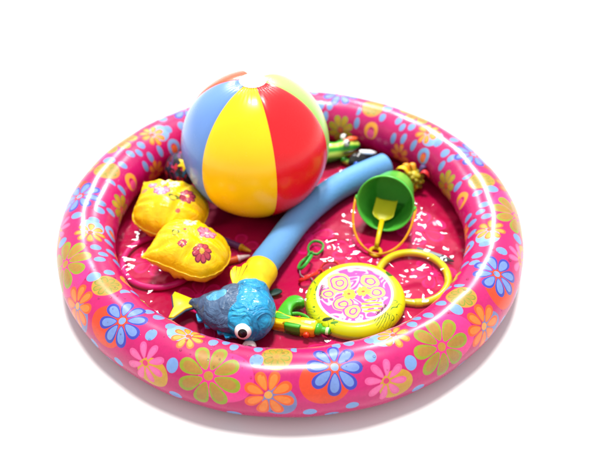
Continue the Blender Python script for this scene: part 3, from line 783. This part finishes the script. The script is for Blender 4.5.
# ------------------------------------------------------------------ toys at the back
def green_toy():
    b = thing('squirt_toy', 'green and yellow squirt toy behind the beach ball', 'squirt toy', (.105, .312, .004), (0, 0, math.radians(14)))
    t = NT('toy_green_stripes', .25, coat=.4); ob = t.coord('Object'); X, Y, Z = t.xyz(ob)
    f = t.m('SINE', t.m('MULTIPLY', t.m('ADD', Y, t.m('MULTIPLY', Z, .8)), 210.0))
    t.color(t.ramp(t.m('MULTIPLY_ADD', f, .5, .5), [(.2, C(40, 140, 40)), (.45, C(110, 190, 50)), (.8, C(196, 220, 90))]))
    bd = remeshed('body', join(ellipsoid((-.02, 0, .030), (.055, .027, .026)), ellipsoid((.03, .002, .036), (.034, .022, .022)), ellipsoid((.055, .004, .036), (.016, .014, .015))), t.mat, b, .003, 5)
    wh = plain('toy_white', C(240, 240, 240, .9), .2, coat=.4); bk = plain('toy_black', C(24, 24, 26), .2, coat=.4); og_ = plain('toy_orange', C(240, 96, 40, .9), .3)
    for y in (-.012, .014):
        e = obj('eye', ellipsoid((.030, y, .060), (.0085, .0085, .0085)), wh, b); obj('pupil', ellipsoid((.034, y-.004, .063), (.0045, .0045, .0045)), bk, e)
    obj('mouth', move(sweep(spline([(.02, -.024, .037), (.045, -.020, .037), (.066, -.008, .037), (.071, .004, .037)], 20), .0022, 10), (0, -.0005, .002)), bk, b)
    obj('crest', ellipsoid((.045, .006, .057), (.020, .008, .006)), og_, b)
    for s in (-1, 1): obj('leg', sweep(spline([(.02, s*.018, .016), (.036, s*.030, .010), (.050, s*.030, .005)], 12), [.009]*6+[.006]*6, 12, round_cap=3), t.mat, b)
green_toy()
def black_toy():
    b = thing('squirt_toy', 'small black and white toy with a blue eye tucked behind the noodle', 'squirt toy', (.166, .268, .010), (0, 0, math.radians(24)))
    bk = plain('whale_black', C(26, 26, 30), .2, coat=.5); wh = plain('whale_white', C(240, 240, 244, .9), .2, coat=.4); bl = plain('whale_blue', C(40, 100, 210, .9), .15, coat=.5)
    remeshed('body', join(ellipsoid((0, 0, .030), (.026, .020, .021)), ellipsoid((.024, .002, .028), (.020, .012, .012)), ellipsoid((-.012, -.004, .026), (.018, .018, .018))), bk, b, .0025, 4)
    obj('back_stripe', sweep(spline([(.004, .004, .051), (.02, .004, .046), (.036, .003, .041), (.05, .004, .036)], 16), [.004, .007, .008, .008, .008, .008, .008, .008, .008, .008, .008, .007, .006, .005, .004, .003], 12, flat=.6), wh, b)
    e = obj('eye', ellipsoid((-.016, -.018, .033), (.007, .006, .007)), bl, b); obj('glint', ellipsoid((-.017, -.0225, .0355), (.003, .003, .003)), wh, e)
    obj('tail_fluke', plate(spline([(.038, -.014), (.050, -.018), (.052, -.004), (.056, .004), (.052, .012), (.050, .022), (.038, .016), (.036, .002), (.038, -.014)], 30)[:-1], .024, .029, .001), bk, b)
black_toy()
def tropical_toy():
    b = thing('soft_toy', 'crumpled yellow and orange soft toy wedged behind the green bucket', 'soft toy', (.294, .196, .006))
    t = NT('toy_mottled_yellow', .4, coat=.1); ob = t.coord('Object'); f, _ = t.noise(ob, 70, 3, .6, .6)
    t.color(t.ramp(f, [(.3, C(76, 74, 16)), (.48, C(146, 132, 24)), (.65, C(206, 186, 34))]))
    parts = [ellipsoid((0, 0, .026), (.021, .020, .026))]
    for k in range(34):
        z = -.75+1.6*k/33; a = k*2.4; c_ = math.sqrt(max(0, 1-z*z*.8))
        parts.append(ellipsoid((.021*c_*math.cos(a), .020*c_*math.sin(a), .028+.026*z), (.0065, .0065, .0065), 10, 6))
    obj('body', join(*parts), t.mat, b)
    for nm, c, x, y, rz, l in [('leaf', C(250, 200, 30), -.012, -.004, 2.6, .034), ('leaf', C(226, 160, 30), .002, .006, 1.9, .026), ('leaf', C(80, 56, 110), .012, .004, .5, .026), ('leaf', C(206, 44, 50), .012, -.006, -.5, .026), ('leaf', C(226, 150, 30), -.008, .008, 2.4, .026)]:
        P = spline([(x, y, .046), (x+l*.35*math.cos(rz), y+l*.35*math.sin(rz), .060), (x+l*.75*math.cos(rz), y+l*.75*math.sin(rz), .058), (x+l*math.cos(rz), y+l*math.sin(rz), .048)], 14)
        obj('leaf', sweep(P, .0068*np.sin(np.linspace(.5, PI-.25, 14)), 12, flat=.35), plain('toy_leaf', c, .4), b)
tropical_toy()
def splash_ball():
    b = thing('splash_ball', 'dark multicoloured fabric splash ball between beach ball and armband', 'splash ball', (-.264, .208, .010))
    t = NT('splash_fabric', .55); ob = t.coord('Object')
    n, nc = t.noise(ob, 28, 3, .55, 2.2)
    v = t.n('ShaderNodeTexVoronoi'); v.inputs['Scale'].default_value = 170
    mp = t.n('ShaderNodeMapping'); mp.inputs['Rotation'].default_value = (.4, .3, .8); mp.inputs['Scale'].default_value = (1, .35, .6)
    t.put(mp.inputs[0], ob); t.put(v.inputs['Vector'], mp.outputs[0])
    rnd = t.xyz(v.outputs['Color'])[0]
    c = t.ramp(rnd, [(.0, C(20, 18, 30)), (.22, C(24, 20, 36)), (.30, C(200, 40, 96)), (.40, C(196, 36, 46)), (.44, C(24, 22, 34)), (.54, C(36, 120, 180)), (.60, C(20, 24, 32)), (.72, C(110, 44, 120)), (.80, C(18, 16, 26)), (1, C(30, 40, 60))])
    ed = t.m('LESS_THAN', t.m('ABSOLUTE', t.m('SUBTRACT', t.m('FRACT', t.m('MULTIPLY', n, 7.0)), .5)), .13)
    c = t.mix(ed, c, C(16, 14, 22))
    t.color(c); t.bump(n, .6, .006)
    remeshed('ball', ellipsoid((0, 0, .046), (.041, .041, .042)), t.mat, b, .003, 3, .0022, 40, 1)
    # yellow star patch facing up and forward
    d = Vector((.30, -.55, .78)).normalized(); q = np.array(d.to_track_quat('Z', 'Y').to_matrix())
    st = [( (.019 if k % 2 == 0 else .0095)*math.cos(PI*k/6), (.019 if k % 2 == 0 else .0095)*math.sin(PI*k/6)) for k in range(12)]
    v_, f_ = plate(st, -.0012, .0012, .0004); v_ = np.array(v_); v_[:, 2] -= (v_[:, 0]**2+v_[:, 1]**2)*13
    obj('star_patch', (v_ @ q.T + np.array((0, 0, .046))+np.array(d)*.0440, f_), plain('star_yellow', C(250, 214, 30, .92), .45), b, smooth=False)
splash_ball()

# ------------------------------------------------------------------ drops of water on the ring
def droplets():
    m = bpy.data.materials.new('water_drop'); m.use_nodes = True; t = m.node_tree; t.nodes.clear()
    out = t.nodes.new('ShaderNodeOutputMaterial'); mx = t.nodes.new('ShaderNodeMixShader'); fr = t.nodes.new('ShaderNodeFresnel'); fr.inputs['IOR'].default_value = 1.33
    tr = t.nodes.new('ShaderNodeBsdfTransparent'); tr.inputs[0].default_value = (.93, .9, .92, 1); gl = t.nodes.new('ShaderNodeBsdfGlossy'); gl.inputs['Roughness'].default_value = .05
    for a_, b_ in ((fr.outputs[0], mx.inputs[0]), (tr.outputs[0], mx.inputs[1]), (gl.outputs[0], mx.inputs[2]), (mx.outputs[0], out.inputs[0])): t.links.new(a_, b_)
    parts = []
    for k in range(170):
        th = rng.uniform(0, 2*PI); ph = rng.normal(1.75, .55); r = abs(rng.normal(.0009, .0007))+.0005
        if k % 3: th = rng.normal(-1.75, .5)
        n = np.array((math.cos(ph)*math.cos(th), math.cos(ph)*math.sin(th), math.sin(ph)))
        p = np.array(((R0+RT*math.cos(ph))*math.cos(th), (R0+RT*math.cos(ph))*math.sin(th), ZC+RH*math.sin(ph)))
        q = Vector(n).to_track_quat('Z', 'Y').to_matrix()
        v, f = ellipsoid((0, 0, 0), (r*rng.uniform(.8, 1.3), r, r*.55), 10, 6)
        parts.append((np.array(v) @ np.array(q).T + p, f))
    o = obj('water_droplets', join(*parts), m); o['kind'] = 'stuff'; o['label'] = 'tiny water drops splashed on the pink ring'; o['category'] = 'water drops'
droplets()
